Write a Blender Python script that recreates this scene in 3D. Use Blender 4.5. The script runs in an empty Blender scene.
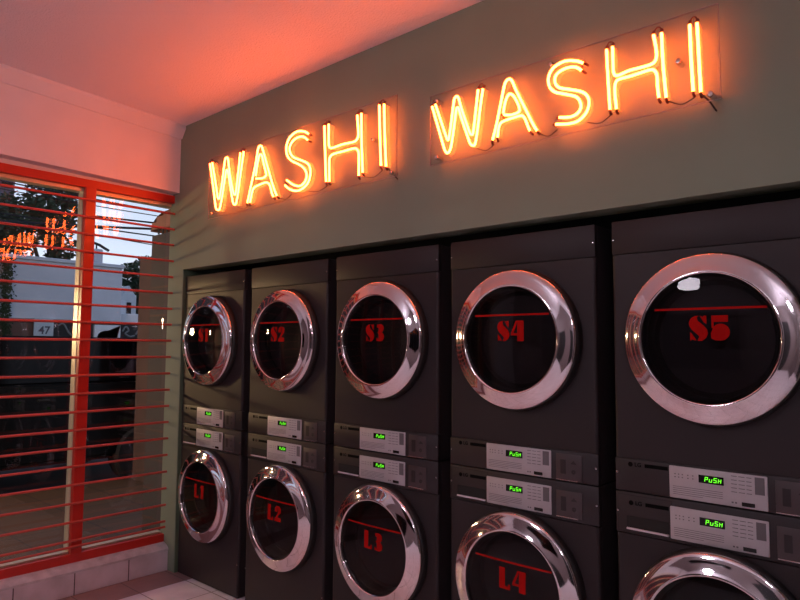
import bpy, bmesh, math, random
from mathutils import Vector, Matrix
random.seed(7)
PI = math.pi
SC = bpy.context.scene
COL = SC.collection

# ------------------------------------------------------------------ helpers
def link(o, parent=None):
    COL.objects.link(o)
    if parent is not None:
        o.parent = parent
    return o

def tag(o, label=None, cat=None, group=None, kind=None):
    if label: o['label'] = label
    if cat: o['category'] = cat
    if group: o['group'] = group
    if kind: o['kind'] = kind
    return o

def obj(name, bm, mats, parent=None, smooth=35, loc=None):
    me = bpy.data.meshes.new(name)
    bmesh.ops.recalc_face_normals(bm, faces=bm.faces)
    bm.to_mesh(me); bm.free()
    if not isinstance(mats, (list, tuple)): mats = [mats]
    for m in mats: me.materials.append(m)
    if smooth:
        for p in me.polygons: p.use_smooth = True
        me.set_sharp_from_angle(angle=math.radians(smooth))
    o = bpy.data.objects.new(name, me)
    if loc is not None: o.location = loc
    return link(o, parent)

def empty(name, loc, rz=0, scale=1):
    o = bpy.data.objects.new(name, None)
    o.location = loc; o.rotation_euler = (0, 0, rz); o.scale = (scale,)*3
    o.empty_display_size = .1
    return link(o)

def B(): return bmesh.new()

def box(bm, x0, x1, y0, y1, z0, z1, bev=0, seg=2, mi=0, M=None):
    t = bmesh.new()
    vs = [t.verts.new((x, y, z)) for x in (x0, x1) for y in (y0, y1) for z in (z0, z1)]
    for f in ((0,1,3,2),(4,6,7,5),(0,4,5,1),(2,3,7,6),(0,2,6,4),(1,5,7,3)):
        t.faces.new([vs[i] for i in f])
    if bev:
        bmesh.ops.bevel(t, geom=list(t.edges), offset=bev, segments=seg, affect='EDGES', profile=.5)
    merge(bm, t, mi, M)

def merge(bm, t, mi=0, M=None):
    mp = {}
    for v in t.verts:
        mp[v] = bm.verts.new(M @ v.co if M is not None else v.co)
    for f in t.faces:
        try:
            g = bm.faces.new([mp[v] for v in f.verts]); g.material_index = mi
        except ValueError: pass
    t.free()

def lathe(bm, prof, cx, cz, cy=0, n=64, mi=0):
    """revolve (radius, y) profile about the y axis through (cx, cz)"""
    rings = []
    for r, y in prof:
        if r < 1e-5:
            rings.append([bm.verts.new((cx, cy+y, cz))])
        else:
            rings.append([bm.verts.new((cx+r*math.cos(2*PI*i/n), cy+y, cz+r*math.sin(2*PI*i/n))) for i in range(n)])
    for a, b in zip(rings, rings[1:]):
        for i in range(n):
            j = (i+1) % n
            if len(a) == 1 and len(b) == 1: continue
            if len(a) == 1: f = bm.faces.new((a[0], b[i], b[j]))
            elif len(b) == 1: f = bm.faces.new((a[i], a[j], b[0]))
            else: f = bm.faces.new((a[i], a[j], b[j], b[i]))
            f.material_index = mi

def lathe_z(bm, prof, cx, cy, n=24, mi=0):
    rings = []
    for r, z in prof:
        rings.append([bm.verts.new((cx+max(r,1e-4)*math.cos(2*PI*i/n), cy+max(r,1e-4)*math.sin(2*PI*i/n), z)) for i in range(n)])
    for a, b in zip(rings, rings[1:]):
        for i in range(n):
            j = (i+1) % n
            f = bm.faces.new((a[i], a[j], b[j], b[i])); f.material_index = mi

def catmull(pts, k=6):
    P = [Vector(p) for p in pts]
    if len(P) < 3:
        return [P[0].lerp(P[-1], i/8) for i in range(9)]
    out = []
    for i in range(len(P)-1):
        p0 = P[i-1] if i else P[0]*2-P[1]
        p1, p2 = P[i], P[i+1]
        p3 = P[i+2] if i+2 < len(P) else P[-1]*2-P[-2]
        for s in range(k):
            t = s/k
            out.append(.5*((2*p1)+(p2-p0)*t+(2*p0-5*p1+4*p2-p3)*t*t+(3*p1-p0-3*p2+p3)*t**3))
    out.append(P[-1]); return out

def tube(bm, pts, r, n=8, mi=0, cap=True, rr=None):
    P = [Vector(p) for p in pts]
    up = Vector((0, 1, 0)); rings = []
    prev = None
    for i, p in enumerate(P):
        d = (P[min(i+1, len(P)-1)]-P[max(i-1, 0)]).normalized()
        if prev is None:
            a = d.cross(up)
            if a.length < .05: a = d.cross(Vector((1, 0, 0)))
        else:
            a = prev-d*prev.dot(d)
        a.normalize(); b = d.cross(a); prev = a
        R = rr[i] if rr else r
        rings.append([bm.verts.new(p+a*R*math.cos(2*PI*k/n)+b*R*math.sin(2*PI*k/n)) for k in range(n)])
    for u, v in zip(rings, rings[1:]):
        for k in range(n):
            f = bm.faces.new((u[k], u[(k+1) % n], v[(k+1) % n], v[k])); f.material_index = mi
    if cap:
        for ring in (rings[0], rings[-1]):
            f = bm.faces.new(ring); f.material_index = mi

def poly(bm, pts, y=0, th=.0, f3=None, mi=0):
    """flat polygon given in (x, z), optional thickness towards +y"""
    g = f3 or (lambda x, z: (x, y, z))
    a = [bm.verts.new(g(*p)) for p in pts]
    fa = bm.faces.new(a); fa.material_index = mi
    if th:
        b = [bm.verts.new((v.co.x, v.co.y+th, v.co.z)) for v in a]
        bm.faces.new(b[::-1]).material_index = mi
        for i in range(len(a)):
            j = (i+1) % len(a)
            bm.faces.new((a[i], b[i], b[j], a[j])).material_index = mi

def ell(cx, cz, rx, rz, a0=0, a1=360, n=20):
    return [(cx+rx*math.cos(math.radians(a0+(a1-a0)*i/n)), cz+rz*math.sin(math.radians(a0+(a1-a0)*i/n)))
            for i in range(n if a1-a0 == 360 else n+1)]

def text_mesh(name, s, size, mat, parent, M, ext=.0008, bold=0):
    cu = bpy.data.curves.new(name, 'FONT'); cu.body = s; cu.size = size; cu.extrude = ext; cu.offset = bold
    cu.align_x = 'CENTER'; cu.align_y = 'CENTER'
    t = bpy.data.objects.new(name+'_src', cu); COL.objects.link(t)
    dg = bpy.context.evaluated_depsgraph_get()
    me = bpy.data.meshes.new_from_object(t.evaluated_get(dg)); me.name = name
    bpy.data.objects.remove(t)
    me.transform(M); me.materials.clear(); me.materials.append(mat)
    return link(bpy.data.objects.new(name, me), parent)

# ------------------------------------------------------------------ materials
def mat(name, col, rough=.5, metal=0, spec=.5, bump=None, var=None, coat=0):
    """bump=(scale, strength, distance); var=(scale, colour2, amount)"""
    m = bpy.data.materials.new(name); m.use_nodes = True
    nt = m.node_tree; b = nt.nodes['Principled BSDF']
    b.inputs['Base Color'].default_value = (*col, 1)
    b.inputs['Roughness'].default_value = rough
    b.inputs['Metallic'].default_value = metal
    b.inputs['Specular IOR Level'].default_value = spec
    if coat: b.inputs['Coat Weight'].default_value = coat
    tc = nt.nodes.new('ShaderNodeTexCoord')
    if var:
        n = nt.nodes.new('ShaderNodeTexNoise'); n.inputs['Scale'].default_value = var[0]; n.inputs['Detail'].default_value = 5
        nt.links.new(tc.outputs['Object'], n.inputs['Vector'])
        r = nt.nodes.new('ShaderNodeMapRange'); r.inputs['From Min'].default_value = .35; r.inputs['From Max'].default_value = .7
        r.inputs['To Max'].default_value = var[2]
        nt.links.new(n.outputs['Fac'], r.inputs['Value'])
        x = nt.nodes.new('ShaderNodeMix'); x.data_type = 'RGBA'
        x.inputs['A'].default_value = (*col, 1); x.inputs['B'].default_value = (*var[1], 1)
        nt.links.new(r.outputs['Result'], x.inputs['Factor'])
        nt.links.new(x.outputs['Result'], b.inputs['Base Color'])
    if bump:
        n = nt.nodes.new('ShaderNodeTexNoise'); n.inputs['Scale'].default_value = bump[0]; n.inputs['Detail'].default_value = 4
        nt.links.new(tc.outputs['Object'], n.inputs['Vector'])
        q = nt.nodes.new('ShaderNodeBump'); q.inputs['Strength'].default_value = bump[1]; q.inputs['Distance'].default_value = bump[2]
        nt.links.new(n.outputs['Fac'], q.inputs['Height']); nt.links.new(q.outputs['Normal'], b.inputs['Normal'])
    return m

def emis(name, col, s):
    m = bpy.data.materials.new(name); m.use_nodes = True
    nt = m.node_tree; nt.nodes.remove(nt.nodes['Principled BSDF'])
    e = nt.nodes.new('ShaderNodeEmission'); e.inputs['Color'].default_value = (*col, 1); e.inputs['Strength'].default_value = s
    nt.links.new(e.outputs[0], nt.nodes['Material Output'].inputs[0]); return m

def glass(name, tint, ior=1.45, rough=0.0):
    m = bpy.data.materials.new(name); m.use_nodes = True
    nt = m.node_tree; nt.nodes.remove(nt.nodes['Principled BSDF'])
    t = nt.nodes.new('ShaderNodeBsdfTransparent'); t.inputs[0].default_value = (*tint, 1)
    g = nt.nodes.new('ShaderNodeBsdfGlossy'); g.inputs['Roughness'].default_value = rough
    f = nt.nodes.new('ShaderNodeFresnel')
    ge = nt.nodes.new('ShaderNodeNewGeometry'); io = nt.nodes.new('ShaderNodeMapRange')   # same reflectance from both sides of a thin sheet
    io.inputs['To Min'].default_value = ior; io.inputs['To Max'].default_value = 1/ior
    nt.links.new(ge.outputs['Backfacing'], io.inputs['Value']); nt.links.new(io.outputs['Result'], f.inputs[0])
    x = nt.nodes.new('ShaderNodeMixShader')
    nt.links.new(f.outputs[0], x.inputs[0]); nt.links.new(t.outputs[0], x.inputs[1]); nt.links.new(g.outputs[0], x.inputs[2])
    nt.links.new(x.outputs[0], nt.nodes['Material Output'].inputs[0]); return m

def glow_glass(name, col, s, tint):
    """neon tube glass: clear wall with the gas glow in it"""
    m = bpy.data.materials.new(name); m.use_nodes = True
    nt = m.node_tree; nt.nodes.remove(nt.nodes['Principled BSDF'])
    t = nt.nodes.new('ShaderNodeBsdfTransparent'); t.inputs[0].default_value = (*tint, 1)
    e = nt.nodes.new('ShaderNodeEmission'); e.inputs['Color'].default_value = (*col, 1); e.inputs['Strength'].default_value = s
    a = nt.nodes.new('ShaderNodeAddShader')
    nt.links.new(t.outputs[0], a.inputs[0]); nt.links.new(e.outputs[0], a.inputs[1])
    nt.links.new(a.outputs[0], nt.nodes['Material Output'].inputs[0]); return m

def tile_mat(name, c1, c2, grout, size, x0, y0, rough=.35):
    m = mat(name, c1, rough)
    nt = m.node_tree; b = nt.nodes['Principled BSDF']
    tc = nt.nodes.new('ShaderNodeTexCoord'); mp = nt.nodes.new('ShaderNodeMapping')
    mp.inputs['Location'].default_value = (-x0/size, -y0/size, 0); mp.inputs['Scale'].default_value = (1/size, 1/size, 1)
    br = nt.nodes.new('ShaderNodeTexBrick'); br.offset = 0; br.squash = 1
    br.inputs['Scale'].default_value = 1; br.inputs['Brick Width'].default_value = 1; br.inputs['Row Height'].default_value = 1
    br.inputs['Mortar Size'].default_value = .012; br.inputs['Mortar Smooth'].default_value = .2; br.inputs['Bias'].default_value = 0
    br.inputs['Color1'].default_value = (*c1, 1); br.inputs['Color2'].default_value = (*c2, 1); br.inputs['Mortar'].default_value = (*grout, 1)
    nt.links.new(tc.outputs['Object'], mp.inputs[0]); nt.links.new(mp.outputs[0], br.inputs['Vector'])
    nz = nt.nodes.new('ShaderNodeTexNoise'); nz.inputs['Scale'].default_value = 9; nz.inputs['Detail'].default_value = 6
    nt.links.new(tc.outputs['Object'], nz.inputs['Vector'])
    mr = nt.nodes.new('ShaderNodeMapRange'); mr.inputs['To Min'].default_value = .75; mr.inputs['To Max'].default_value = 1.2
    nt.links.new(nz.outputs['Fac'], mr.inputs['Value'])
    mx = nt.nodes.new('ShaderNodeVectorMath'); mx.operation = 'SCALE'
    nt.links.new(br.outputs['Color'], mx.inputs[0]); nt.links.new(mr.outputs['Result'], mx.inputs['Scale'])
    nt.links.new(mx.outputs[0], b.inputs['Base Color'])
    bp = nt.nodes.new('ShaderNodeBump'); bp.inputs['Strength'].default_value = .4; bp.inputs['Distance'].default_value = .003; bp.invert = True
    nt.links.new(br.outputs['Fac'], bp.inputs['Height']); nt.links.new(bp.outputs['Normal'], b.inputs['Normal'])
    return m

M_sage = mat('sage_plaster', (.225, .275, .205), .75, spec=.25, bump=(18, .25, .004), var=(2.2, (.195, .24, .18), .6))
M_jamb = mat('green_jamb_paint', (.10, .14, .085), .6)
M_pinkwall = mat('white_plaster', (.76, .73, .76), .85, spec=.2, bump=(14, .3, .006), var=(1.5, (.55, .53, .53), .5))
M_ceil = mat('textured_ceiling', (.78, .75, .80), .8, spec=.3, bump=(110, .8, .006))
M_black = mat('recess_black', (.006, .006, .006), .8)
M_barpaint = mat('muted_red_bar_paint', (.50, .075, .055), .5)  # one even red, less saturated than the frame
M_redpaint = mat('red_gloss_paint', (.46, .018, .010), .38, bump=(60, .1, .001))
M_alu = mat('beige_aluminium', (.62, .52, .38), .4, metal=.3)
M_tile = tile_mat('pale_floor_tile', (.80, .76, .80), (.75, .71, .76), (.22, .18, .18), .302, .12, -.018)
M_tileb = tile_mat('brown_floor_tile', (.27, .16, .15), (.30, .175, .16), (.10, .06, .06), .302, .12, -.018)
M_curb = mat('curb_tile', (.68, .61, .66), .5, var=(6, (.42, .37, .38), .8), bump=(30, .2, .002))
M_mortar = mat('curb_mortar', (.62, .58, .60), .85, bump=(40, .7, .006), var=(20, (.42, .38, .4), .8))
M_grout = mat('curb_grout', (.10, .08, .08), .9)
M_body = mat('graphite_enamel', (.024, .018, .0195), .5, metal=.1, spec=.35, bump=(400, .05, .0005))
M_body2 = mat('graphite_fascia', (.021, .016, .018), .5, metal=.1)
M_seam = mat('dark_seam', (.008, .007, .007), .8)
M_rubber = mat('black_rubber', (.012, .011, .012), .5)
M_chrome = mat('chrome', (.80, .76, .78), .07, metal=1)
M_steel = mat('steel_screw', (.6, .58, .58), .25, metal=1)
M_silver = mat('silver_control_panel', (.46, .43, .45), .45, metal=.15, var=(40, (.41, .385, .40), .4))
M_print = mat('grey_panel_print', (.12, .11, .12), .6)
M_plate = mat('coin_plate', (.06, .048, .052), .42, metal=.2)
M_logo = mat('dark_logo_print', (.002, .002, .002), .8, spec=.1)
M_dispoff = mat('display_black', (.004, .005, .004), .15)
M_green = emis('green_led', (.16, 1, .03), 1.4)
M_decal = mat('red_vinyl', (.34, .004, .003), .9, spec=.1)
M_doorglass = glass('door_glass', (.50, .48, .50), 1.33)
M_bowl = glass('bowl_glass', (.8, .8, .8), 1.9)
M_drum = mat('drum_steel', (.30, .29, .30), .35, metal=.9, bump=(55, .5, .004))
M_pane = glass('window_glass', (.93, .95, .95), 1.42)
M_acryl = glass('acrylic_board', (.96, .955, .96), 1.38)
M_acryledge = mat('acrylic_edge', (.30, .27, .27), .3)
M_core = emis('neon_core', (1.0, .128, .021), 46.0)
M_tube = glow_glass('neon_tube_glass', (1.0, .17, .03), .9, (.93, .86, .8))
M_wire = mat('wire_black', (.03, .015, .012), .5)
M_cap = mat('electrode_dark_red', (.12, .02, .01), .5)
M_terr = tile_mat('terrace_tile', (.085, .040, .015), (.07, .033, .013), (.012, .008, .006), .6, 0, .2, .6)
M_asph = mat('asphalt', (.03, .03, .032), .9, bump=(40, .5, .01))
M_carblk = mat('black_car_paint', (.002, .002, .002), .35, spec=.12)
M_cargls = mat('dark_car_window', (.002, .002, .003), .12, spec=.12)
M_tyre = mat('tyre', (.006, .006, .006), .85)
M_conc = mat('grey_painted_concrete', (.50, .53, .60), .9, bump=(6, .3, .02), var=(1.3, (.36, .39, .45), .8))
M_concd = mat('dark_plinth', (.015, .016, .018), .9)
M_white = mat('white_paint', (.6, .62, .66), .8)
M_brownw = mat('brown_plaster', (.10, .055, .042), .9, var=(4, (.07, .042, .035), .8))
M_signw = mat('number_sign_board', (.36, .42, .47), .6)
M_ink = mat('sign_ink', (.05, .06, .08), .7)
M_bark = mat('bark', (.06, .045, .035), .95)
M_leaf = mat('tree_leaves', (.045, .066, .038), .8, var=(3, (.06, .085, .04), .7))
M_leaf2 = mat('far_tree_leaves', (.022, .045, .022), .8, var=(3, (.04, .07, .03), .7))
M_pier = mat('rendered_pier', (.060, .047, .047), .9, bump=(20, .3, .004))
M_awn = mat('brown_awning', (.26, .10, .06), .7)
M_cable = mat('cable', (.012, .012, .015), .8)
M_maroon = mat('maroon_car_paint', (.12, .02, .03), .3)
M_lampw = emis('lamp_globe', (1.0, .62, .30), 520)
M_fillglow = emis('fill_lamp_glass', (1.0, .88, 1.0), 34)
M_post = mat('lamp_post_metal', (.03, .03, .03), .5)
M_room = mat('room_wall_paint', (.17, .145, .15), .85)
M_pale = mat('faded_marks', (.16, .17, .18), .9)
M_darkb = mat('dark_tower', (.10, .11, .14), .9)

# ------------------------------------------------------------------ camera
CP = Vector((3.9972, -2.3061, 1.4924)); yaw, pit, rol, fpx = -.7283, .073, .0065, 647.2
fw = Vector((math.sin(yaw)*math.cos(pit), math.cos(yaw)*math.cos(pit), math.sin(pit)))
r0 = Vector((math.cos(yaw), -math.sin(yaw), 0)); u0 = r0.cross(fw)
r = r0*math.cos(rol)+u0*math.sin(rol); u = u0*math.cos(rol)-r0*math.sin(rol)
cam = bpy.data.cameras.new('camera'); cam.sensor_width = 36; cam.lens = fpx/800*36; cam.clip_start = .02; cam.clip_end = 300
co = bpy.data.objects.new('camera', cam); COL.objects.link(co)
co.matrix_world = Matrix(((r.x, u.x, -fw.x, CP.x), (r.y, u.y, -fw.y, CP.y), (r.z, u.z, -fw.z, CP.z), (0, 0, 0, 1)))
SC.camera = co

# ------------------------------------------------------------------ the room
CZ = 3.03; SOF = 2.017; FZ = -.012
XW = -.1385; CT = 3.45; SL = .050; RB = -4.6; RX = 5.6                     # left wall corner, back wall y, right wall x
# window-wall frame: u runs from the corner towards the viewer, d into the room
du = Vector((0, -1, 0)); dn = Vector((1, 0, 0))
WM = Matrix(((du.x, dn.x, 0, XW), (du.y, dn.y, 0, 0), (0, 0, 1, 0), (0, 0, 0, 1)))   # local (u, d, z)

def struct(name, bm, m, parent=None, smooth=35):
    o = obj(name, bm, m, parent, smooth)
    if parent is None: o['kind'] = 'structure'
    return o

bm = B(); box(bm, .12, RX, RB, 1.0, FZ-.1, FZ); box(bm, .12, .1201, RB, 1, FZ-.1, FZ)
fl = struct('floor', bm, M_tile)
bm = B()
poly2 = [bm.verts.new((x, y, FZ)) for x, y in [(XW-.02, .9), (.12, .9), (.12, RB), (XW-.02, RB)]]
low = [bm.verts.new((v.co.x, v.co.y, FZ-.1)) for v in poly2]
bm.faces.new(poly2); bm.faces.new(low[::-1])
for i in range(4): bm.faces.new((poly2[i], low[i], low[(i+1) % 4], poly2[(i+1) % 4]))
struct('floor_border', bm, M_tileb)
bm = B(); box(bm, -.45, RX+.1, RB-.1, .0, 0, .12)
for v in bm.verts: v.co.z += CZ-SL*v.co.y            # the ceiling climbs slightly away from the machine wall
t = B(); box(t, -.45, RX+.1, 0, .92, CZ, CZ+.12); merge(bm, t)
struct('ceiling', bm, M_ceil)
# front wall: panel above the machines, end strip on the left, end on the right
bm = B()
box(bm, -.060, 3.75, 0, .12, SOF, CZ+.02)
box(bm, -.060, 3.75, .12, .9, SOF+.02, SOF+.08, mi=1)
struct('wall_front', bm, [M_sage, M_black], smooth=0)
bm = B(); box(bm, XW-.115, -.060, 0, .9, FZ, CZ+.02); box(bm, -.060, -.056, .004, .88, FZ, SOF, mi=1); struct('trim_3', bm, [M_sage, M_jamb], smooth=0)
bm = B(); box(bm, 3.75, RX, 0, .9, FZ, CZ+.02); struct('trim_4', bm, M_sage, smooth=0)
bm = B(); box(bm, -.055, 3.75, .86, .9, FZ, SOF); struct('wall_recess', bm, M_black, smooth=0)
bm = B(); box(bm, RX, RX+.1, RB-.1, .9, FZ, CT); struct('wall_right', bm, M_room)
bm = B()
box(bm, -.4, RX, RB-.1, RB, FZ, CT)
struct('wall_back', bm, M_room)
bm = B(); box(bm, 3.7, 4.7, RB, RB+.04, FZ, 2.1, .004, 1); struct('door_1', bm, M_concd)  # unseen dark door, added to darken and vary the chrome reflections
bm = B(); box(bm, .9, 2.7, RB, RB+.03, .9, 2.2, .004, 1); struct('added_window_2', bm, M_cargls)  # unseen dark sheet, added for the chrome rings to mirror
bm = B(); box(bm, RX-.04, RX, -3.2, -1.2, FZ, 2.3, .004, 1); struct('door_2', bm, M_concd)  # second unseen dark door, put in for chrome contrast
# left wall (header over the window, rest beyond it)
HZ = 2.562; FT = 2.550; WL = 3.55
bm = B()
t = B(); box(t, -.05, 4.6, -.2, 0, 0, 1)
for v in t.verts: v.co.z = CT if v.co.z > .5 else HZ+.020*v.co.x
merge(bm, t, 0, WM)
box(bm, WL, 4.6, -.2, 0, FZ, HZ+.02, M=WM)
box(bm, -.03, WL, -.195, -.085, FT, HZ+.09, M=WM)
struct('wall_left', bm, M_pinkwall)
# cove between the left wall and the ceiling
bm = B()
prof = [(0, CZ), (0, CZ-.085), (.014, CZ-.085), (.060, CZ-.022), (.060, CZ)]
t = B()
A = [t.verts.new((.0, d, z)) for d, z in prof]; C_ = [t.verts.new((4.6, d, z+SL*4.6)) for d, z in prof]
for i in range(len(prof)):
    j = (i+1) % len(prof); t.faces.new((A[i], A[j], C_[j], C_[i]))
t.faces.new(A); t.faces.new(C_[::-1])
merge(bm, t, 0, WM)
struct('trim_1', bm, M_pinkwall)
# curb under the window
bm = B()
box(bm, 0.0, WL, -.2, 0, FZ, .125, .003, 1, mi=0, M=WM)
for uu in (.27, .605, .94, 1.275, 1.61, 1.945, 2.28, 2.615, 2.95, 3.285):
    box(bm, uu-.003, uu+.003, 0, .0012, FZ, .118, mi=1, M=WM)
t = B()
nn = 60
rowsA = []
for i in range(nn+1):
    uu = WL*i/nn
    w = .004*math.sin(i*2.3)+.003*math.sin(i*5.1)
    rowsA.append([t.verts.new(p) for p in ((uu, -.2, .12), (uu, .002, .118), (uu, .003+w*.5, .132+w*.4), (uu, -.018+w, .150+w), (uu, -.055, .163), (uu, -.2, .163))])
for a, b in zip(rowsA, rowsA[1:]):
    for k in range(6): t.faces.new((a[k], a[(k+1) % 6], b[(k+1) % 6], b[k]))
t.faces.new(rowsA[0]); t.faces.new(rowsA[-1][::-1])
merge(bm, t, 2, WM)
struct('trim_2', bm, [M_curb, M_grout, M_mortar])

# the barred window: red frame, mullions, panes; security bars in front of it
F0, F1 = -.102, -.062                                # back and front of the red frame (d)
FB = .163
win = empty('window_1', (XW, 0, 0)); win['kind'] = 'structure'
WI = Matrix.Translation((-XW, 0, 0)) @ WM
mull = [.576, 1.19, 1.80, 2.41, 3.02]
bm = B()
box(bm, -.02, WL, F0, F1, FT-.053, FT, .002, 1, M=WI)
box(bm, -.02, WL, F0, F1, FB, FB+.052, .002, 1, M=WI)
obj('window_frame', bm, M_redpaint, win)
bm = B()
box(bm, -.02, WL, -.17, F0, FT-.075, FT-.001, M=WI); box(bm, 0, WL, -.17, F0, FB, FB+.062, M=WI)
obj('outer_frame', bm, M_alu, win)
for m_ in mull:
    bm = B(); box(bm, m_-.033, m_+.033, F0, F1, FB+.05, FT-.05, .003, 1, M=WI); mu = obj('mullion', bm, M_redpaint, win)
    bm = B(); box(bm, m_-.030, m_+.036, -.17, F0-.004, FB+.06, FT-.07, .002, 1, M=WI); obj('outer_post', bm, M_alu, mu)
ed = [0]+mull+[WL]
for a, b in zip(ed, ed[1:]):
    cu_ = (a+b)/2; hw = (b-a)/2-.018                     
    R_ = WI @ Matrix.Translation((cu_, -.142, 0))
    bm = B(); box(bm, -hw, hw, -.003, .003, FB+.05, FT-.06, M=R_); obj('pane', bm, M_pane, win, smooth=0)
gr = empty('security_grille', (XW, 0, 0))
tag(gr, 'row of thin horizontal red steel security bars across the left window', 'window grille')
zb = [.300+.1115*i for i in range(20)]
zb[0] = .30
for z in [.262]+zb:
    bm = B()
    n = 36; pts = []
    for i in range(n+1):
        uu = .0+(WL-.02)*i/n
        pts.append(WI @ Vector((uu, F1+.008, z+.0015*math.sin(uu*2.1+z*9))))
    tube(bm, pts, .0078, 8)
    obj('bar', bm, M_barpaint, gr)

# ------------------------------------------------------------------ machines
MW = .686
W2 = MW/2
def y_dome(x, z, R=.213, s=.010): 
    q = min(1, (x*x+z*z)/(R*R)); return -.056-s*(1-q)

def front_with_hole(bm, x0, x1, z0, z1, cx, cz, r, y, mi=0, n=64):
    """rectangular sheet in the xz plane with a round hole"""
    inner, outer = [], []
    for i in range(n):
        a = 2*PI*i/n+PI/n
        c, s = math.cos(a), math.sin(a)
        inner.append(bm.verts.new((cx+r*c, y, cz+r*s)))
        k = min(((x1-cx)/c if c > 0 else (x0-cx)/c) if abs(c) > 1e-6 else 9, ((z1-cz)/s if s > 0 else (z0-cz)/s) if abs(s) > 1e-6 else 9)
        outer.append((cx+k*c, cz+k*s))
    ov = [bm.verts.new((x, y, z)) for x, z in outer]
    for i in range(n):
        j = (i+1) % n
        a, b = outer[i], outer[j]
        corner = None
        if abs(a[0]-b[0]) > 1e-6 and abs(a[1]-b[1]) > 1e-6:
            corner = bm.verts.new((x1 if max(a[0], b[0]) > cx+.1 and abs(max(a[0], b[0])-x1) < 1e-5 else x0, y,
                                   z1 if abs(max(a[1], b[1])-z1) < 1e-5 else z0))
        vs = [inner[i], ov[i]]+([corner] if corner else [])+[ov[j], inner[j]]
        bm.faces.new(vs).material_index = mi

def make_machine(kind):
    """kind 'dryer' (sits on top) or 'washer'; origin at the bottom centre of the front face"""
    dry = kind == 'dryer'
    root = empty('tumble_dryer' if dry else 'washing_machine', (0, 0, 0))
    H = .983
    if dry: zc, zs, dz = .1176, .856, .545               # control band top, top panel seam, door centre
    else: zc, zs, dz = .836, .836, .553
    fz0, fz1 = (zc+.0015, zs-.0015) if dry else (.006, zc-.0015)
    # cabinet
    bm = B()
    box(bm, -W2, W2, .022, .72, .003, H-.002, .006, 2)
    obj('cabinet', bm, M_body, root)
    # door opening sheet
    bm = B()
    front_with_hole(bm, -W2+.012, W2-.012, fz0, fz1, 0, dz, .245, 0)
    t = B()
    for s in (-1, 1):      # rounded side folds
        prof = [(W2-.012, 0), (W2-.006, .0018), (W2-.0015, .007), (W2, .014), (W2, .024)]
        a = [bm.verts.new((s*x, y, fz0)) for x, y in prof]; b = [bm.verts.new((s*x, y, fz1)) for x, y in prof]
        for i in range(4): bm.faces.new((a[i], a[i+1], b[i+1], b[i]))
    t.free()
    for zz in (fz0, fz1):
        a = [bm.verts.new(p) for p in ((-W2+.004, .003, zz), (W2-.004, .003, zz), (W2-.004, .024, zz), (-W2+.004, .024, zz))]
        bm.faces.new(a)
    obj('front_panel', bm, M_body, root)
    # control band
    cz0, cz1 = (.002, zc) if dry else (zc, .981)
    bm = B(); box(bm, -W2, W2, 0, .03, cz0+.001, cz1, .003, 2)
    band = obj('control_fascia', bm, M_body2, root)
    if dry:
        bm = B(); box(bm, -W2, W2, 0, .03, zs, H-.002, .005, 2); obj('top_panel', bm, M_body, root)
    else:
        bm = B(); box(bm, -W2+.02, W2-.02, .035, .7, -.012, .006); obj('plinth', bm, M_rubber, root)
    # silver control panel
    z0, z1 = (.005, .112) if dry else (.848, .957)
    xl, xr = .192-W2, .493-W2
    bm = B(); box(bm, xl, xr, -.0035, .002, z0, z1, .003, 2)
    cp = obj('control_panel', bm, M_silver, root)
    zo = z0-.987+.983*(1 if dry else 1)                  # offset from the measured dryer panel
    def Z(z): return z-.987+z0                           # measured on the dryer panel bottom at .987
    bm = B(); box(bm, .288-W2, .366-W2, -.0042, -.003, Z(1.049), Z(1.075)); disp = obj('display', bm, M_dispoff, cp)
    bm = B()                                             # PUSH in green segments
    ch = {'P': [[(0, 0), (0, 1)], [(0, 1), (.9, 1)], [(.9, 1), (.9, .5)], [(.9, .5), (0, .5)]],
          'U': [[(0, .62), (0, 0)], [(0, 0), (.9, 0)], [(.9, 0), (.9, .62)]],
          'S': [[(.9, 1), (0, 1)], [(0, 1), (0, .5)], [(0, .5), (.9, .5)], [(.9, .5), (.9, 0)], [(.9, 0), (0, 0)]],
          'H': [[(0, 0), (0, .85)], [(0, .5), (.9, .5)], [(.9, .85), (.9, 0)]]}
    for i, c in enumerate('PUSH'):
        ox = .3075-W2+i*.0138; oz = Z(1.0555); w = .0085; h = .0135
        for seg in ch[c]:
            (a, b), (c2, d) = seg
            p = Vector((ox+a*w+b*.002, oz+b*h)); q = Vector((ox+c2*w+d*.002, oz+d*h))
            dd = (q-p).normalized(); nn_ = Vector((-dd.y, dd.x))*.0012
            poly(bm, [tuple(p-nn_-dd*.0008), tuple(q-nn_+dd*.0008), tuple(q+nn_+dd*.0008), tuple(p+nn_-dd*.0008)], -.0046)
    tx = obj('display_text', bm, M_green, cp, smooth=0); tx['label'] = 'green lit segment letters reading PUSH'
    bm = B()                                             # printed legends, too small to read in the photograph
    rnd = random.Random(3)
    for k in range(5):
        box(bm, .204-W2, (.362 if k < 4 else .30)-W2, -.0039, -.003, Z(1.026-.0065*k), Z(1.0275-.0065*k))
    for xx in (.210, .222, .234, .252, .268):
        for zz in (1.056, 1.066): box(bm, xx-W2, xx+.004-W2, -.0039, -.003, Z(zz), Z(zz+.0035))
    for k in range(5):
        zz = 1.083-.0125*k
        for a, b in ((.388, .405), (.410, .428), (.433, .448)): box(bm, a-W2, b-W2, -.0039, -.003, Z(zz), Z(zz+.0022))
    for a in (.388, .398): box(bm, a-W2, a+.006-W2, -.0039, -.003, Z(.998), Z(1.003))
    obj('printed_legend', bm, M_print, cp)
    bm = B(); box(bm, .457-W2, .485-W2, -.0039, -.003, Z(1.035), Z(1.089), .0004, 1)
    sd = obj('button_strip', bm, M_print, cp)
    bm = B(); box(bm, .418-W2, .456-W2, -.0055, -.003, Z(.993), Z(1.0055), .001, 1); obj('start_button', bm, M_dispoff, cp)
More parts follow.
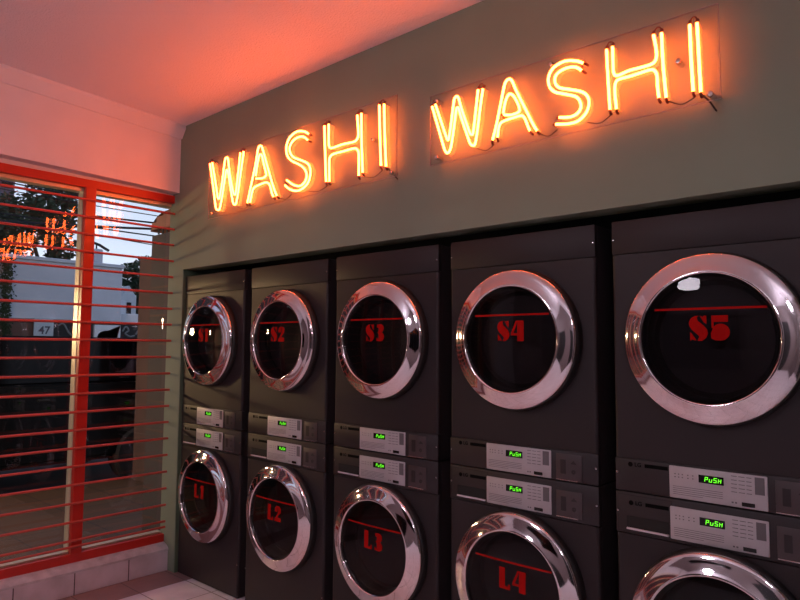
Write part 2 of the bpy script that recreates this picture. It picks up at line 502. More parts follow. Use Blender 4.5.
    # coin plate
    bm = B(); box(bm, .514-W2, .622-W2, -.003, .001, Z(.990), Z(1.088), .002, 2); cpl = obj('coin_plate', bm, M_plate, root)
    bm = B()
    lathe(bm, [(.0085, -.0034), (.0085, -.0042), (.006, -.0042), (0, -.0025)], .588-W2, Z(1.023), n=24)
    poly(bm, [(.575-W2, Z(1.052)), (.601-W2, Z(1.052)), (.588-W2, Z(1.066))], -.0036, .0006)
    box(bm, .533-W2, .556-W2, -.0038, -.0028, Z(1.012), Z(1.066), .0004, 1)
    obj('coin_slot', bm, M_body2, cpl)
    bm = B(); box(bm, .514-W2, .605-W2, -.005, -.001, Z(.987), Z(.9905), .0008, 1); obj('coin_lip', bm, M_steel, cpl)
    # brand marks
    bm = B()
    LZ = .098 if dry else .945
    lathe(bm, [(0, -.0006), (.0085, -.0006), (.0085, .001)], .056-W2, LZ, n=24)
    lg = obj('brand_logo', bm, M_logo, root)
    TM = Matrix.Translation((.083-W2, -.0006, LZ)) @ Matrix.Rotation(PI/2, 4, 'X')
    text_mesh('logo_letters', 'LG', .020, M_logo, lg, TM, .0004, .0004)
    bm = B(); box(bm, .107-W2, .187-W2, -.0008, .001, LZ-.0065, LZ+.0065); obj('model_strip', bm, M_logo, root)
    if not dry:
        bm = B(); z_a, z_b = .842, .972
        for (a, b, c, d) in ((.007, .197, z_b-.0015, z_b), (.007, .197, z_a, z_a+.0015), (.007, .0085, z_a, z_b), (.1955, .197, z_a, z_b)):
            box(bm, a-W2, b-W2, -.0006, .001, c, d)
        box(bm, .040-W2, .187-W2, -.001, .001, .857, .899)
        dr = obj('detergent_drawer', bm, M_seam, root)
        bm = B(); box(bm, .040-W2, .187-W2, -.007, 0, .852, .8585, .001, 1)
        obj('drawer_lip', bm, M_curb, dr)
    # side screws
    for s in (-1, 1):
        for zz in ([.067, .91] if dry else [.913, .20]):
            bm = B(); lathe(bm, [(0, -.004), (.004, -.003), (.005, .001)], s*(W2-.008), zz, n=12)
            obj('screw', bm, M_steel, root)
    # door: black body, chrome ring, glass, bowl and drum behind
    bm = B()
    lathe(bm, [(.200, .03), (.200, -.02), (.215, -.048), (.279, -.032), (.285, -.026), (.288, -.018), (.288, .0)], 0, dz, n=96)
    door = obj('door', bm, M_rubber, root, smooth=50)
    bm = B()
    lathe(bm, [(.274, -.028), (.2825, -.030), (.2838, -.038), (.2812, -.0465), (.276, -.0505), (.259, -.0545), (.238, -.0615), (.224, -.068),
               (.2190, -.0705), (.2145, -.069), (.2125, -.063), (.2125, -.050)], 0, dz, n=128)
    obj('chrome_ring', bm, M_chrome, door, smooth=60)
    bm = B()
    lathe(bm, [(.2125*math.sin(a*PI/24), -.056-.010*(1-math.sin(a*PI/24)**2)) for a in range(12, -1, -1)], 0, dz, n=96)
    obj('door_glass', bm, M_doorglass, door, smooth=80)
    bm = B()
    lathe(bm, [(.2, -.045), (.192, 0), (.17, .05), (.12, .085), (.06, .10), (0, .104)], 0, dz, n=64)
    obj('glass_bowl', bm, M_bowl, door, smooth=80)
    bm = B()
    lathe(bm, [(.240, .006), (.235, .09), (.28, .10), (.28, .55), (0, .57)], 0, dz, n=48)
    obj('drum', bm, M_drum, root, smooth=50)
    return root

def glyph(c):
    if c == 'S': return [ell(.34, .70, .33, .30, 150, 330, 12)+[(.55, .5)], [(.03, .60), (.02, .78), (.10, .92), (.26, 1), (.40, 1), (.33, .93), (.36, .80), (.60, .60), (.72, .45), (.75, .28), (.68, .12), (.52, 0), (.34, 0), (.42, .08), (.40, .2), (.12, .45)],
                         [(.44, 1), (.50, .985), (.55, .95), (.60, 1), (.70, 1), (.70, .66), (.60, .74)], [(.05, 0), (.05, .36), (.16, .24), (.30, .02), (.22, .02), (.15, .06)]]
    if c == 'L': return [[(.06, .04), (.06, 1), (.40, 1), (.40, .04)], [(.06, .0), (.10, .14), (.70, .14), (.70, .0)], [(.58, 0), (.58, .26), (.70, .26), (.70, 0)]]
    if c == '1': return [[(.2, 0), (.2, 1), (.56, 1), (.56, 0)], [(.05, .78), (.2, 1), (.2, .78)]]
    if c == '2': return [[(.05, .62), (.05, .84), (.20, 1), (.50, 1), (.70, .86), (.70, .62), (.50, .46), (.36, .30), (.10, .18), (.34, .5), (.40, .6), (.40, .9), (.34, .9), (.34, .62)],
                         [(.04, 0), (.04, .20), (.30, .28), (.70, .26), (.70, 0)]]
    if c == '3': return [ell(.40, .75, .30, .25, -100, 110, 14)+[(.14, .98), (.14, .8), (.28, .8), (.28, .55)], ell(.40, .27, .33, .27, -110, 100, 14)+[(.28, .5), (.30, .12), (.12, .24), (.10, .04)],
                         [(.2, .46), (.2, .56), (.5, .56), (.5, .46)]]
    if c == '4': return [[(.38, 0), (.38, 1), (.74, 1), (.74, 0)], [(0, .28), (.02, .42), (.30, 1), (.40, 1), (.16, .40), (.40, .38), (.40, .28)]]
    if c == '5': return [[(.08, .74), (.08, 1), (.70, 1), (.70, .74)], [(.08, .50), (.08, .8), (.16, .8), (.16, .50)], ell(.42, .34, .34, .33, -90, 140, 16)+[(.30, .48), (.34, .2), (.05, .30), (.06, .10), (.2, .02)]]

def decal(root, s, dz):
    bm = B(); h = .082; w = .080
    X0 = -.054
    for i, c in enumerate(s):
        ox = X0+i*.065
        for pg in glyph(c):
            poly(bm, [(ox+x*w, dz-.008+z*h) for x, z in pg], f3=lambda x, z: (x, y_dome(x, z-dz)-.0012, z))
    bmesh.ops.triangulate(bm, faces=bm.faces)
    d = next(ch for ch in root.children if ch.name.startswith('door'))
    o = obj('number_decal', bm, M_decal, d, smooth=0)
    o['label'] = 'red stencil marking reading '+s
    bm = B(); n = 20
    for i in range(n):
        xa, xb = -.168+.346*i/n, -.168+.346*(i+1)/n
        q = [bm.verts.new((x, y_dome(x, z)-.001, z+dz)) for x, z in ((xa, .094), (xb, .094), (xb, .1015), (xa, .1015))]
        bm.faces.new(q)
    obj('red_stripe', bm, M_decal, d, smooth=0)

def copy_tree(o, parent=None):
    c = o.copy(); COL.objects.link(c)
    if parent is not None: c.parent = parent
    for ch in list(o.children): copy_tree(ch, c)
    return c

SCL = 1.0087
def mp(v, c): return c+SCL*(v-c)
starts = [-.0175, .7375, 1.488, 2.243, 2.994]
pos_d = ['in the corner by the barred window', 'second stack from the window', 'middle stack of the five', 'between S3 and S5', 'nearest the viewer at far right']
protos = {k: make_machine(k) for k in ('dryer', 'washer')}
units = []
for kind, pre in (('dryer', 'S'), ('washer', 'L')):
    for i, x in enumerate(starts):
        root = protos[kind] if i == 0 else copy_tree(protos[kind])
        units.append((root, kind, pre+str(i+1), i, x))
for root, kind, s, i, x in units:
    dry = kind == 'dryer'
    zb_ = mp(.983, CP.z) if dry else FZ+.012-.0035
    root.location = (mp(x+W2, CP.x), .020, zb_ if dry else mp(.0, CP.z)+.001)
    root.scale = (SCL,)*3
    decal(root, s, .545 if dry else .553)
    tag(root, ('dark grey tumble dryer marked %s, %s' if dry else 'dark grey front-loading washing machine marked %s, under dryer S%d') % ((s, pos_d[i]) if dry else (s, i+1)),
        'tumble dryer' if dry else 'washing machine', 'stacked dryers in the wall recess' if dry else 'washers under the dryers')

# ------------------------------------------------------------------ neon signs
NEON = {
 'W1': [[[0.323,2.674],[0.371,2.506],[0.399,2.398],[0.411,2.366],[0.43,2.355],[0.451,2.36],[0.473,2.43],[0.504,2.561],[0.514,2.595],[0.526,2.593],[0.541,2.555],[0.584,2.413],[0.597,2.377],[0.612,2.364],[0.629,2.369],[0.647,2.428],[0.67,2.549],[0.697,2.681]],[[0.35,2.676],[0.401,2.518],[0.423,2.442],[0.436,2.427],[0.447,2.438],[0.469,2.524],[0.489,2.632],[0.499,2.671],[0.514,2.677],[0.53,2.663],[0.555,2.561],[0.589,2.462],[0.602,2.434],[0.612,2.427],[0.623,2.436],[0.642,2.546],[0.662,2.68]]],
 'A1': [[[0.747,2.354],[0.784,2.464],[0.82,2.571],[0.839,2.649],[0.849,2.675],[0.864,2.681],[0.883,2.668],[0.917,2.593],[0.979,2.455],[1.013,2.387],[1.036,2.352]],[[0.774,2.352],[0.795,2.417],[0.815,2.438],[0.857,2.445],[0.916,2.45],[0.948,2.443],[0.968,2.422],[0.988,2.375],[1.004,2.351]],[[0.829,2.489],[0.895,2.481],[0.923,2.488],[0.928,2.503],[0.905,2.559],[0.884,2.616],[0.868,2.628],[0.854,2.617],[0.837,2.56],[0.826,2.505]]],
 'S1': [[[1.31,2.654],[1.274,2.676],[1.223,2.691],[1.173,2.686],[1.129,2.66],[1.112,2.615],[1.124,2.57],[1.162,2.534],[1.236,2.496],[1.277,2.465],[1.295,2.429],[1.281,2.395],[1.239,2.378],[1.181,2.394],[1.121,2.431]],[[1.304,2.62],[1.26,2.651],[1.21,2.657],[1.166,2.643],[1.142,2.614],[1.151,2.579],[1.184,2.548],[1.257,2.516],[1.307,2.487],[1.326,2.447],[1.316,2.398],[1.282,2.367],[1.219,2.354],[1.152,2.373],[1.107,2.403]]],
 'H1': [[[1.435,2.673],[1.442,2.548],[1.455,2.364]],[[1.469,2.674],[1.472,2.569],[1.479,2.547],[1.501,2.539],[1.584,2.542],[1.664,2.538],[1.688,2.55],[1.694,2.575],[1.685,2.672]],[[1.481,2.361],[1.477,2.46],[1.482,2.491],[1.508,2.504],[1.585,2.504],[1.665,2.503],[1.689,2.489],[1.699,2.462],[1.701,2.354]],[[1.714,2.674],[1.718,2.535],[1.728,2.366]]],
 'I1': [[[1.84,2.686],[1.846,2.525],[1.855,2.377]],[[1.872,2.682],[1.88,2.501],[1.889,2.367]]],
 'W2': [[[2.175,2.595],[2.212,2.484],[2.242,2.394],[2.251,2.372],[2.262,2.361],[2.275,2.367],[2.285,2.392],[2.301,2.477],[2.312,2.543],[2.318,2.554],[2.326,2.549],[2.338,2.509],[2.379,2.399],[2.389,2.376],[2.402,2.366],[2.414,2.372],[2.426,2.429],[2.442,2.531],[2.455,2.604]],[[2.194,2.6],[2.229,2.508],[2.255,2.44],[2.264,2.421],[2.27,2.423],[2.279,2.462],[2.293,2.548],[2.301,2.594],[2.309,2.605],[2.317,2.606],[2.326,2.594],[2.342,2.542],[2.375,2.454],[2.387,2.424],[2.395,2.417],[2.403,2.422],[2.415,2.498],[2.43,2.607]]],
 'A2': [[[2.503,2.368],[2.522,2.427],[2.548,2.53],[2.564,2.591],[2.575,2.607],[2.587,2.61],[2.6,2.599],[2.621,2.55],[2.67,2.449],[2.697,2.393],[2.716,2.36]],[[2.528,2.374],[2.534,2.415],[2.544,2.432],[2.563,2.438],[2.606,2.441],[2.642,2.441],[2.656,2.431],[2.666,2.41],[2.676,2.383],[2.684,2.367]],[[2.559,2.465],[2.592,2.456],[2.628,2.458],[2.635,2.471],[2.624,2.502],[2.607,2.533],[2.592,2.545],[2.582,2.543],[2.57,2.525],[2.561,2.495],[2.557,2.47]]],
 'S2': [[[2.918,2.58],[2.889,2.598],[2.848,2.611],[2.812,2.608],[2.783,2.593],[2.768,2.563],[2.773,2.527],[2.796,2.5],[2.839,2.48],[2.884,2.458],[2.901,2.434],[2.904,2.41],[2.89,2.391],[2.859,2.384],[2.813,2.393]],[[2.911,2.553],[2.886,2.574],[2.854,2.582],[2.822,2.578],[2.8,2.564],[2.797,2.538],[2.814,2.513],[2.86,2.493],[2.908,2.471],[2.932,2.446],[2.937,2.415],[2.924,2.383],[2.893,2.361],[2.851,2.359],[2.798,2.369]]],
 'H2': [[[3.01,2.606],[3.013,2.511],[3.019,2.373]],[[3.033,2.61],[3.034,2.54],[3.036,2.508],[3.05,2.495],[3.094,2.501],[3.148,2.5],[3.18,2.503],[3.192,2.519],[3.192,2.553],[3.184,2.606]],[[3.044,2.369],[3.039,2.434],[3.042,2.468],[3.056,2.479],[3.101,2.479],[3.167,2.482],[3.185,2.474],[3.193,2.453],[3.194,2.413],[3.198,2.372]],[[3.212,2.604],[3.215,2.486],[3.223,2.366]]],
 'I2': [[[3.307,2.602],[3.309,2.478],[3.313,2.365]],[[3.331,2.6],[3.334,2.471],[3.337,2.356]]]
}
NY = -.05
for num, (bx0, bx1, bz0, bz1) in ((1, (.300, 1.945, 2.315, 2.715)), (2, (2.155, 3.395, 2.325, 2.650))):
    root = empty('neon_sign', (bx0, 0, bz0))
    tag(root, 'orange neon sign reading WASHI at left over the first three machine stacks' if num == 1 else
        'orange neon sign reading WASHI at right on clear board over stacks four and five', 'neon sign', 'paired WASHI neon signs')
    T0 = Matrix.Translation((-bx0, 0, -bz0))
    bm = B(); box(bm, bx0, bx1, -.039, -.034, bz0, bz1, M=T0); bp_ = obj('backing_board', bm, M_acryl, root, smooth=0)
    bp_['label'] = 'clear acrylic board behind the tubes'
    bm = B()
    for (a, b, c, d) in ((bx0, bx1, bz1, bz1+.0015), (bx0, bx1, bz0-.0015, bz0), (bx1, bx1+.0015, bz0, bz1), (bx0-.0015, bx0, bz0, bz1)):
        box(bm, a, b, -.039, -.034, c, d, M=T0)
    obj('board_edge', bm, M_acryledge, bp_)
    bottoms = []
    for L in 'WASHI':
        strokes = NEON[L+str(num)]
        tops = []
        for st in strokes:
            pts = [(x-bx0, NY, z-bz0) for x, z in st]
            cv = catmull(pts, 5)
            bm = B(); tube(bm, cv, .0050, 8)
            lt = obj('letter_tube', bm, M_core, root, smooth=60)
            lt['label'] = 'glowing neon tube stroke of the letter '+L
            bm = B(); tube(bm, cv, .0080, 10, cap=False); obj('tube_glass', bm, M_tube, lt, smooth=60)
            for e, f in ((0, 1), (-1, -2)):
                p = cv[e]; dd = (cv[e]-cv[f]).normalized()
                bm = B(); tube(bm, [p, p+dd*.008, p+dd*.014+Vector((0, .006, 0)), p+dd*.014+Vector((0, .010, 0))], .0050, 8)
                obj('electrode_cap', bm, M_cap, lt)
                if p.z > .6*(bz1-bz0): tops.append((p, lt))
        tops.sort(key=lambda v: v[0].x)
        for (a, o1), (b, o2) in zip(tops, tops[1:]):
            if (a-b).length < .05:
                mid = (a+b)/2+Vector((0, .006, .024)); bm = B()
                tube(bm, catmull([a+Vector((0, .004, .006)), mid+Vector((-.006, 0, 0)), mid+Vector((.006, 0, 0)), b+Vector((0, .004, .006))], 4), .0028, 6)
                obj('tube_link', bm, M_cap, o1)
        lo = min(min(st, key=lambda q: q[1])[1] for st in strokes)
        xs = [q[0] for st in strokes for q in st if q[1] < lo+.04]
        bottoms.append((min(xs)-bx0, max(xs)-bx0, lo-bz0))
    for a, b in zip(bottoms, bottoms[1:]):
        p = Vector((a[1], NY+.012, a[2]-.008)); q = Vector((b[0], NY+.012, b[2]-.008))
        mid = (p+q)/2+Vector((0, .006, -.016)); bm = B()
        tube(bm, catmull([p, mid, q], 6), .0022, 6); obj('link_wire', bm, M_wire, root)
    lx = bottoms[-1]; bm = B()
    tube(bm, catmull([(lx[1], NY+.012, lx[2]-.005), (lx[1]+.02, NY+.02, lx[2]-.03), (lx[1]+.03, -.012, lx[2]-.05), (lx[1]+.035, -.003, lx[2]-.06)], 5), .003, 6)
    obj('supply_wire', bm, M_wire, root)
    sx = (bx0+.04, 1.787 if num == 1 else 3.264)
    for xx, zz in ((sx[0], bz0+.03), (sx[0], bz1-.03), (sx[1], 2.525 if num == 1 else 2.488), ((bx0+bx1)/2, bz1-.03), (bx1-.03, bz0+.02)):
        bm = B(); lathe(bm, [(0, -.048), (.008, -.047), (.010, -.043), (.010, -.001)], xx-bx0, zz-bz0, n=16)
        obj('standoff_bolt', bm, M_steel, root)

# ------------------------------------------------------------------ room lamp hinted by glass smudges; drum form and second lamp added as fill
for px_, py_, lb in ((2.0, -3.4, 'opal drum pendant lamp added as room fill behind the viewer, window side'), (4.7, -3.5, 'opal drum pendant lamp added as room fill behind the viewer, far side')):
    lr = empty('fill_pendant', (px_, py_, CZ-SL*py_)); tag(lr, lb, 'pendant lamp', 'added fill pendants behind the viewer')
    bm = B(); lathe_z(bm, [(0, -.68), (.19, -.68), (.2, -.67), (.2, -.53), (.19, -.52), (0, -.52)], 0, 0, 32); obj('drum_shade', bm, M_fillglow, lr)
    bm = B(); lathe_z(bm, [(0, -.52), (.006, -.52), (.006, -.02), (.05, -.02), (.05, 0), (0, 0)], 0, 0, 16); obj('stem', bm, M_steel, lr)

# ------------------------------------------------------------------ outside
def tagged(name, bm, m, label, cat, group=None, smooth=35):
    o = obj(name, bm, m, None, smooth); tag(o, label, cat, group); return o

bm = B(); box(bm, -3.55, XW-.19, -6, 1.6, -.12, FZ-.03); struct('terrace_paving', bm, M_terr)
bm = B(); box(bm, -60, -3.55, -40, 60, -.4, -.14); box(bm, -3.55, 12, 1.6, 60, -.4, -.14); struct('street_ground', bm, M_asph)

# pier just outside the window
bm = B(); box(bm, -1.10, -.62, .30, .85, -.05, 2.405, .006, 1)
p_ = tagged('masonry_pier', bm, M_pier, 'grey-brown rendered pier standing outside at the right edge of the window', 'pier')
bm = B()
for k in range(10): box(bm, -1.103, -.617, .297, .85, .12+.23*k, .135+.23*k)
obj('pier_stripe', bm, M_brownw, p_)  # thin brown bands at even heights round the pier
bm = B(); box(bm, -3.35, -3.05, 1.31, 1.75, -.14, 2.52, .01, 1)
tagged('brown_wall', bm, M_brownw, 'brown plastered garden wall seen beside the grey pier through the window', 'wall')
# small awning
aw = empty('awning', (-1.14, .46, 2.50)); aw.scale = (1, .6, .75); tag(aw, 'small brown awning with dark fringe just above the grey pier outside', 'awning')
bm = B()
for i in range(8):
    a0, a1 = i*PI/16, (i+1)*PI/16
    q = []
    for a in (a0, a1): q.append((-.30+.30*(1-math.cos(a)), .21*math.sin(a)))
    vs = [bm.verts.new((q[0][0], 0, q[0][1])), bm.verts.new((q[1][0], 0, q[1][1])), bm.verts.new((q[1][0], .6, q[1][1])), bm.verts.new((q[0][0], .6, q[0][1]))]
    bm.faces.new(vs)
box(bm, -.30, .5, 0, .6, .0, .012); box(bm, 0, .5, 0, .6, .19, .21); box(bm, -.28, .5, .0, .012, .0, .10); box(bm, -.2, .5, 0, .012, .1, .16); box(bm, -.08, .5, 0, .012, .16, .2)
obj('canopy', bm, M_awn, aw)
bm = B()
for k in range(7): box(bm, -.17+k*.07, -.145+k*.07, .0, .01, -.05-.02*(k % 2), .0)
obj('fringe', bm, M_cable, aw)

# dark car parked beyond the terrace
car = empty('parked_car', (-4.55, .0, -.14)); tag(car, 'black unlit car parked alongside the tiled terrace outside the window', 'car')
def prism(bm, prof, x0, x1, taper=0, mi=0):
    """prof in (y, z); extruded along x"""
    a = [bm.verts.new((x0, y, z)) for y, z in prof]; b = [bm.verts.new((x1, y, z)) for y, z in prof]
    bm.faces.new(a); bm.faces.new(b[::-1])
    for i in range(len(prof)): bm.faces.new((a[i], a[(i+1) % len(a)], b[(i+1) % len(a)], b[i])).material_index = mi
bm = B(); t = B()
prism(t, [(-2.5, .45), (-2.45, .95), (-1.9, 1.12), (-1.2, 1.18), (2.05, 1.20), (2.35, 1.15), (2.42, .8), (2.40, .42), (1.95, .32), (-2.2, .32)], -.95, .95)
bmesh.ops.bevel(t, geom=list(t.edges), offset=.06, segments=3, affect='EDGES'); merge(bm, t)
obj('body', bm, M_carblk, car)
bm = B(); t = B()
prism(t, [(-1.25, 1.16), (-.6, 1.66), (-.2, 1.73), (1.5, 1.725), (1.9, 1.66), (2.25, 1.18)], -.86, .86)
bmesh.ops.bevel(t, geom=list(t.edges), offset=.05, segments=3, affect='EDGES'); merge(bm, t)
obj('cabin', bm, M_cargls, car)
for wy in (-1.65, 1.55):
    for wx in (-.86, .86):
        bm = B()
        R = Matrix.Translation((wx, wy, .34)) @ Matrix.Rotation(PI/2, 4, 'Z')
        t = B(); lathe(t, [(0, -.11), (.2, -.11), (.30, -.12), (.34, -.08), (.34, .08), (.30, .12), (.2, .11), (0, .11)], 0, 0, n=32); merge(bm, t, 0, R)
        obj('wheel', bm, M_tyre, car)
bm = B()
for ly in (-2.47, 2.39): 
    for lx_ in (-.7, .7): box(bm, lx_-.15, lx_+.15, ly-.04, ly+.04, .78, .92, .02, 2)
obj('lamp_cluster', bm, M_steel, car)
bm = B(); box(bm, .955, .975, .35, .47, 1.02, 1.045, .005, 1); box(bm, .955, .975, 1.4, 1.52, 1.02, 1.045, .005, 1); obj('door_handle', bm, M_tyre, car)
bm = B(); box(bm, .93, 1.1, -.75, -.62, 1.15, 1.3, .03, 2); obj('wing_mirror', bm, M_carblk, car)

# grey roadside building with a dark ground level
bd = empty('concrete_building', (-9, 1.6, 0)); tag(bd, 'low pale grey concrete building with dark base across the street', 'building')
bm = B(); box(bm, -4.5, 0, 0, 2.14, 1.97, 3.06, .01, 1); box(bm, -4.5, .04, -.02, 2.16, 3.06, 3.13, .01, 1); obj('upper_wall', bm, M_conc, bd)
bm = B(); box(bm, -4.5, -.05, 0, 2.9, -.1, 1.97); obj('dark_base', bm, M_concd, bd)
bm = B(); box(bm, -.06, .0, .05, .52, -.1, 1.90, .005, 1); obj('brown_shutter', bm, M_brownw, bd)
bm = B()                                                    # white bay with a dark arch
pts = [(.0, -.1), (.0, .0)]
arch = [(1.60+.02, 1.90), (2.14, 1.90), (2.14, -.1)]+[(1.88+.2, -.1)]+[(1.88+.2*math.cos(a*PI/12), 1.66+.13*math.sin(a*PI/12)) for a in range(13)]+[(1.68, -.1), (1.62, -.1)]
a = [bm.verts.new((0, y, z)) for y, z in arch]; b = [bm.verts.new((-.05, y, z)) for y, z in arch]
bm.faces.new(a); bm.faces.new(b[::-1])
for i in range(len(a)): bm.faces.new((a[i], a[(i+1) % len(a)], b[(i+1) % len(a)], b[i]))
bmesh.ops.triangulate(bm, faces=[f for f in bm.faces if len(f.verts) > 4])
obj('arched_bay', bm, M_white, bd)
bm = B()                                                    # pale brushed marks on the base
for P_ in ([(0, 2.20, 1.78), (0, 2.27, 1.88), (0, 2.33, 1.80), (0, 2.26, 1.74), (0, 2.36, 1.68), (0, 2.46, 1.70)],
           [(0, 2.48, 1.72), (0, 2.56, 1.84), (0, 2.66, 1.88), (0, 2.60, 1.76), (0, 2.70, 1.70)], [(0, 2.78, 1.66), (0, 2.80, 1.82), (0, 2.86, 1.66)],
           [(0, .95, 1.86), (0, 1.05, 1.90), (0, 1.15, 1.74), (0, 1.25, 1.66)]):
    tube(bm, [Vector(p)+Vector((-.045, 0, 0)) for p in catmull(P_, 4)], .018, 6)
obj('painted_marks', bm, M_pale, bd)
bm = B()
box(bm, -2.5, -.3, 2.10, 2.85, -.1, 2.16, .01, 1); box(bm, -2.5, -.6, 2.12, 2.5, 2.16, 2.45, .01, 1)
obj('side_wall', bm, M_white, bd)
sg = empty('number_sign', (-8.96, 2.1, 1.66)); tag(sg, 'pale board with the number 47 hung on the dark building base', 'sign')
bm = B(); box(bm, 0, .02, 0, .34, 0, .33, .003, 1); obj('board', bm, M_signw, sg)
TM = Matrix(((0, 0, 1, .022), (1, 0, 0, .18), (0, 1, 0, .10), (0, 0, 0, 1)))
text_mesh('number', '47', .20, M_ink, sg, TM, .002, .004)
# roof clutter
tk = empty('roof_tank', (-9.25, 3.30, 3.13)); tag(tk, 'small grey tank with aerial on the concrete roof', 'roof tank')
bm = B(); box(bm, -.12, .12, -.09, .09, 0, .30, .02, 2); obj('tank_body', bm, M_conc, tk)
bm = B(); tube(bm, [(0, 0, .3), (0, 0, .42)], .015, 6); tube(bm, [(0, -.22, .40), (0, -.1, .44), (0, .05, .40), (0, .25, .30)], .028, 6); obj('aerial', bm, M_cable, tk)
nb = empty('house', (-7.2, -14, -.14)); tag(nb, 'unseen dark house added left of the window to cut sky light and reflections', 'building')  # unseen block added to hold back sky light and darken door reflections
bm = B(); box(bm, -3, 0, 0, 14.3, 0, 6.6, .02, 1); obj('wall', bm, M_concd, nb)
bm = B(); box(bm, -3.3, .3, -.3, 14.5, 6.6, 6.8, .02, 1); obj('roof', bm, M_concd, nb)
# small gabled house
hs = empty('gabled_house', (-13, 5.6, -.1)); tag(hs, 'little white gabled house between the trees and the brown wall', 'house')
bm = B(); prism(bm, [(0, 0), (0, 2.9), (.2, 3.2), (.4, 2.9), (.4, 0)], -2, 0); obj('wall', bm, M_white, hs)
bm = B(); box(bm, 0, .02, .14, .26, 2.4, 2.75); obj('window', bm, M_cargls, hs)
# dark tower far left
tw = empty('tower_block', (-24, 5.75, -.1)); tag(tw, 'tall dark narrow tower block behind the big tree', 'building')
bm = B(); box(bm, -1.5, 0, 0, .55, 0, 9.4, .02, 1); obj('tower_wall', bm, M_darkb, tw)
bm = B()
for k in range(8): box(bm, 0, .02, .08, .47, 5.2+k*.5, 5.45+k*.5)
obj('tower_windows', bm, M_cargls, tw)

def tree(loc, blobs, n, mleaf, label, trunk_h, ls):
    o = empty('leafy_tree', loc); tag(o, label, 'tree')
    bm = B(); tube(bm, catmull([(0, 0, 0), (.05, .03, trunk_h*.5), (0, -.05, trunk_h)], 5), .12, 10)
    for bx, by, bz, rr in blobs: tube(bm, catmull([(0, 0, trunk_h*.6), (bx*.4, by*.4, bz*.75), (bx, by, bz)], 4), .05, 6)
    obj('trunk', bm, M_bark, o)
    bm = B(); rnd = random.Random(int(abs(loc[0]*10+loc[1]*7)))
    for bx, by, bz, rr in blobs:
        for _ in range(int(n*rr*rr)):
            v = Vector((rnd.gauss(0, 1), rnd.gauss(0, 1), rnd.gauss(0, 1))).normalized()*rr*(rnd.random()**.45)
            c = Vector((bx, by, bz))+Vector((v.x, v.y, v.z*.8))
            a = Vector((rnd.gauss(0, 1), rnd.gauss(0, 1), rnd.gauss(0, .6))).normalized(); b = a.orthogonal().normalized()
            L = ls*(.6+.8*rnd.random()); W_ = L*.45
            bm.faces.new([bm.verts.new(c+a*L), bm.verts.new(c+b*W_), bm.verts.new(c-a*L), bm.verts.new(c-b*W_)])
    obj('foliage', bm, mleaf, o, smooth=0)
tree((-15.5, 4.75, -.1), [(0, .35, 6.0, .5), (0, -.2, 5.75, .7), (0, -.9, 5.2, .75), (0, -1.5, 4.75, .6), (0, .35, 5.3, .55), (0, -.2, 4.9, .7), (0, -1.0, 4.4, .6), (0, .2, 4.4, .5), (0, .1, 3.8, .5)], 900, M_leaf,
     'big dark leafy tree behind the concrete building at left of the window', 3.6, .10)
tree((-15.0, 6.85, -.1), [(0, 0, 3.7, .55), (0, .45, 4.05, .42), (0, -.2, 3.2, .5), (0, .5, 3.4, .5), (0, .3, 2.6, .5)], 2200, M_leaf2,
     'smaller dark green tree beside the gabled house', 2.8, .07)
# ivy strip on the left end of the building
bm = B(); rnd = random.Random(5)
for _ in range(2200):
    c = Vector((-8.93+rnd.random()*.08, 1.60+rnd.gauss(0, .05), -.1+rnd.random()*3.15))
    a = Vector((rnd.gauss(0, .4), rnd.gauss(0, 1), rnd.gauss(0, 1))).normalized(); b = a.orthogonal().normalized()
    bm.faces.new([bm.verts.new(c+a*.03), bm.verts.new(c+b*.015), bm.verts.new(c-a*.03), bm.verts.new(c-b*.015)])
o = tagged('climbing_ivy', bm, M_leaf2, 'narrow strip of ivy on the left corner of the concrete building', 'climbing plant', smooth=0); o['kind'] = 'stuff'
# overhead wires
ws = [((5.175, -.02, .018), 'uppermost thin cable'), ((5.05, -.01, .012), 'second thin cable'), ((4.68, .04, .018), 'thicker dark cable at mid height'), ((4.60, .02, .011), 'thin cable just under the thick one'),
      ((4.48, .10, .022), 'thickest black cable'), ((4.36, .0, .014), 'black cable below the thickest'), ((4.15, -.05, .009), 'lowest faint cable'), ((5.35, -.02, .012), 'thin cable near the frame top'), ((4.90, .0, .009), 'faint cable above mid height')]
for (z, sl, rr), lb in ws:
    bm = B(); pts = []
    for i in range(21):
        y = -8+24*i/20; s = (y-5.3)
        pts.append((-12, y, z+sl*s+.004*s*s-.0))
    tube(bm, pts, rr*1.35, 6)
    tagged('overhead_wire', bm, M_cable, lb+' strung over the street against the sky', 'cable', 'wires over the street')
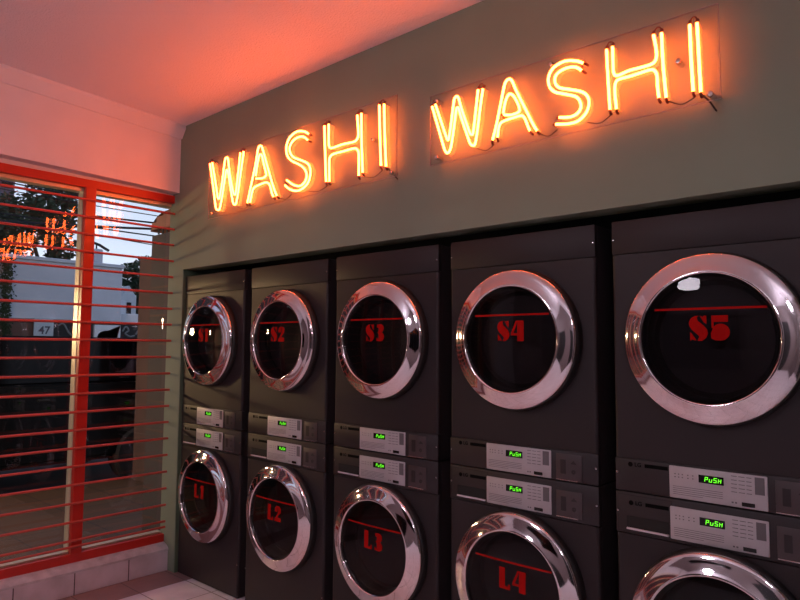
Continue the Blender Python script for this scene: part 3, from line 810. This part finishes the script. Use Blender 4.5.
# street lamps at the kerb, left of the window's visible part
for (lx_, ly_, lz_, rr, lb) in ((-2.9, -1.35, 1.74, .085, 'short black post lamp with warm globe on the terrace edge'), (-3.3, -2.75, 1.80, .07, 'second warm globe lamp further along the terrace edge')):
    o = empty('terrace_lamp', (lx_, ly_, -.04)); tag(o, lb, 'lamp')
    bm = B(); lathe_z(bm, [(0, 0), (.10, 0), (.10, .03), (.03, .08), (.022, lz_-rr+.02), (.05, lz_-rr+.03), (.05, lz_-rr+.05), (0, lz_-rr+.05)], 0, 0, 16); obj('post', bm, M_post, o)
    bm = B(); bmesh.ops.create_uvsphere(bm, u_segments=24, v_segments=16, radius=rr, matrix=Matrix.Translation((0, 0, lz_+.04))); obj('globe', bm, M_lampw, o)

# ------------------------------------------------------------------ sky and view
w = bpy.data.worlds.new('dusk'); SC.world = w; w.use_nodes = True
nt = w.node_tree; bg = nt.nodes['Background']
tc = nt.nodes.new('ShaderNodeTexCoord'); sp = nt.nodes.new('ShaderNodeSeparateXYZ')
nt.links.new(tc.outputs['Generated'], sp.inputs[0])
cr = nt.nodes.new('ShaderNodeValToRGB')
e = cr.color_ramp.elements
e[0].position = .0; e[0].color = (.50, .54, .68, 1); e[1].position = .6; e[1].color = (.22, .28, .46, 1)
q = e.new(.12); q.color = (.60, .66, .80, 1); q = e.new(.3); q.color = (.46, .54, .74, 1)
nt.links.new(sp.outputs['Z'], cr.inputs[0])
mpn = nt.nodes.new('ShaderNodeMapping'); mpn.inputs['Scale'].default_value = (1.5, 1.5, 7)
nz = nt.nodes.new('ShaderNodeTexNoise'); nz.inputs['Scale'].default_value = 3; nz.inputs['Detail'].default_value = 5
nt.links.new(tc.outputs['Generated'], mpn.inputs[0]); nt.links.new(mpn.outputs[0], nz.inputs['Vector'])
mr = nt.nodes.new('ShaderNodeMapRange'); mr.inputs['To Min'].default_value = .75; mr.inputs['To Max'].default_value = 1.25
nt.links.new(nz.outputs['Fac'], mr.inputs['Value'])
sc_ = nt.nodes.new('ShaderNodeVectorMath'); sc_.operation = 'SCALE'
nt.links.new(cr.outputs[0], sc_.inputs[0]); nt.links.new(mr.outputs['Result'], sc_.inputs['Scale'])
nt.links.new(sc_.outputs[0], bg.inputs['Color']); bg.inputs['Strength'].default_value = 1.5

SC.view_settings.view_transform = 'Standard'; SC.view_settings.look = 'None'
SC.view_settings.gamma = 1; SC.view_settings.use_curve_mapping = False; SC.view_settings.exposure = 0
SC.cycles.max_bounces = 10; SC.cycles.transparent_max_bounces = 24; SC.cycles.glossy_bounces = 5; SC.cycles.diffuse_bounces = 4
SC.cycles.use_denoising = True; SC.cycles.caustics_reflective = False; SC.cycles.caustics_refractive = False
SC.cycles.sample_clamp_indirect = 6
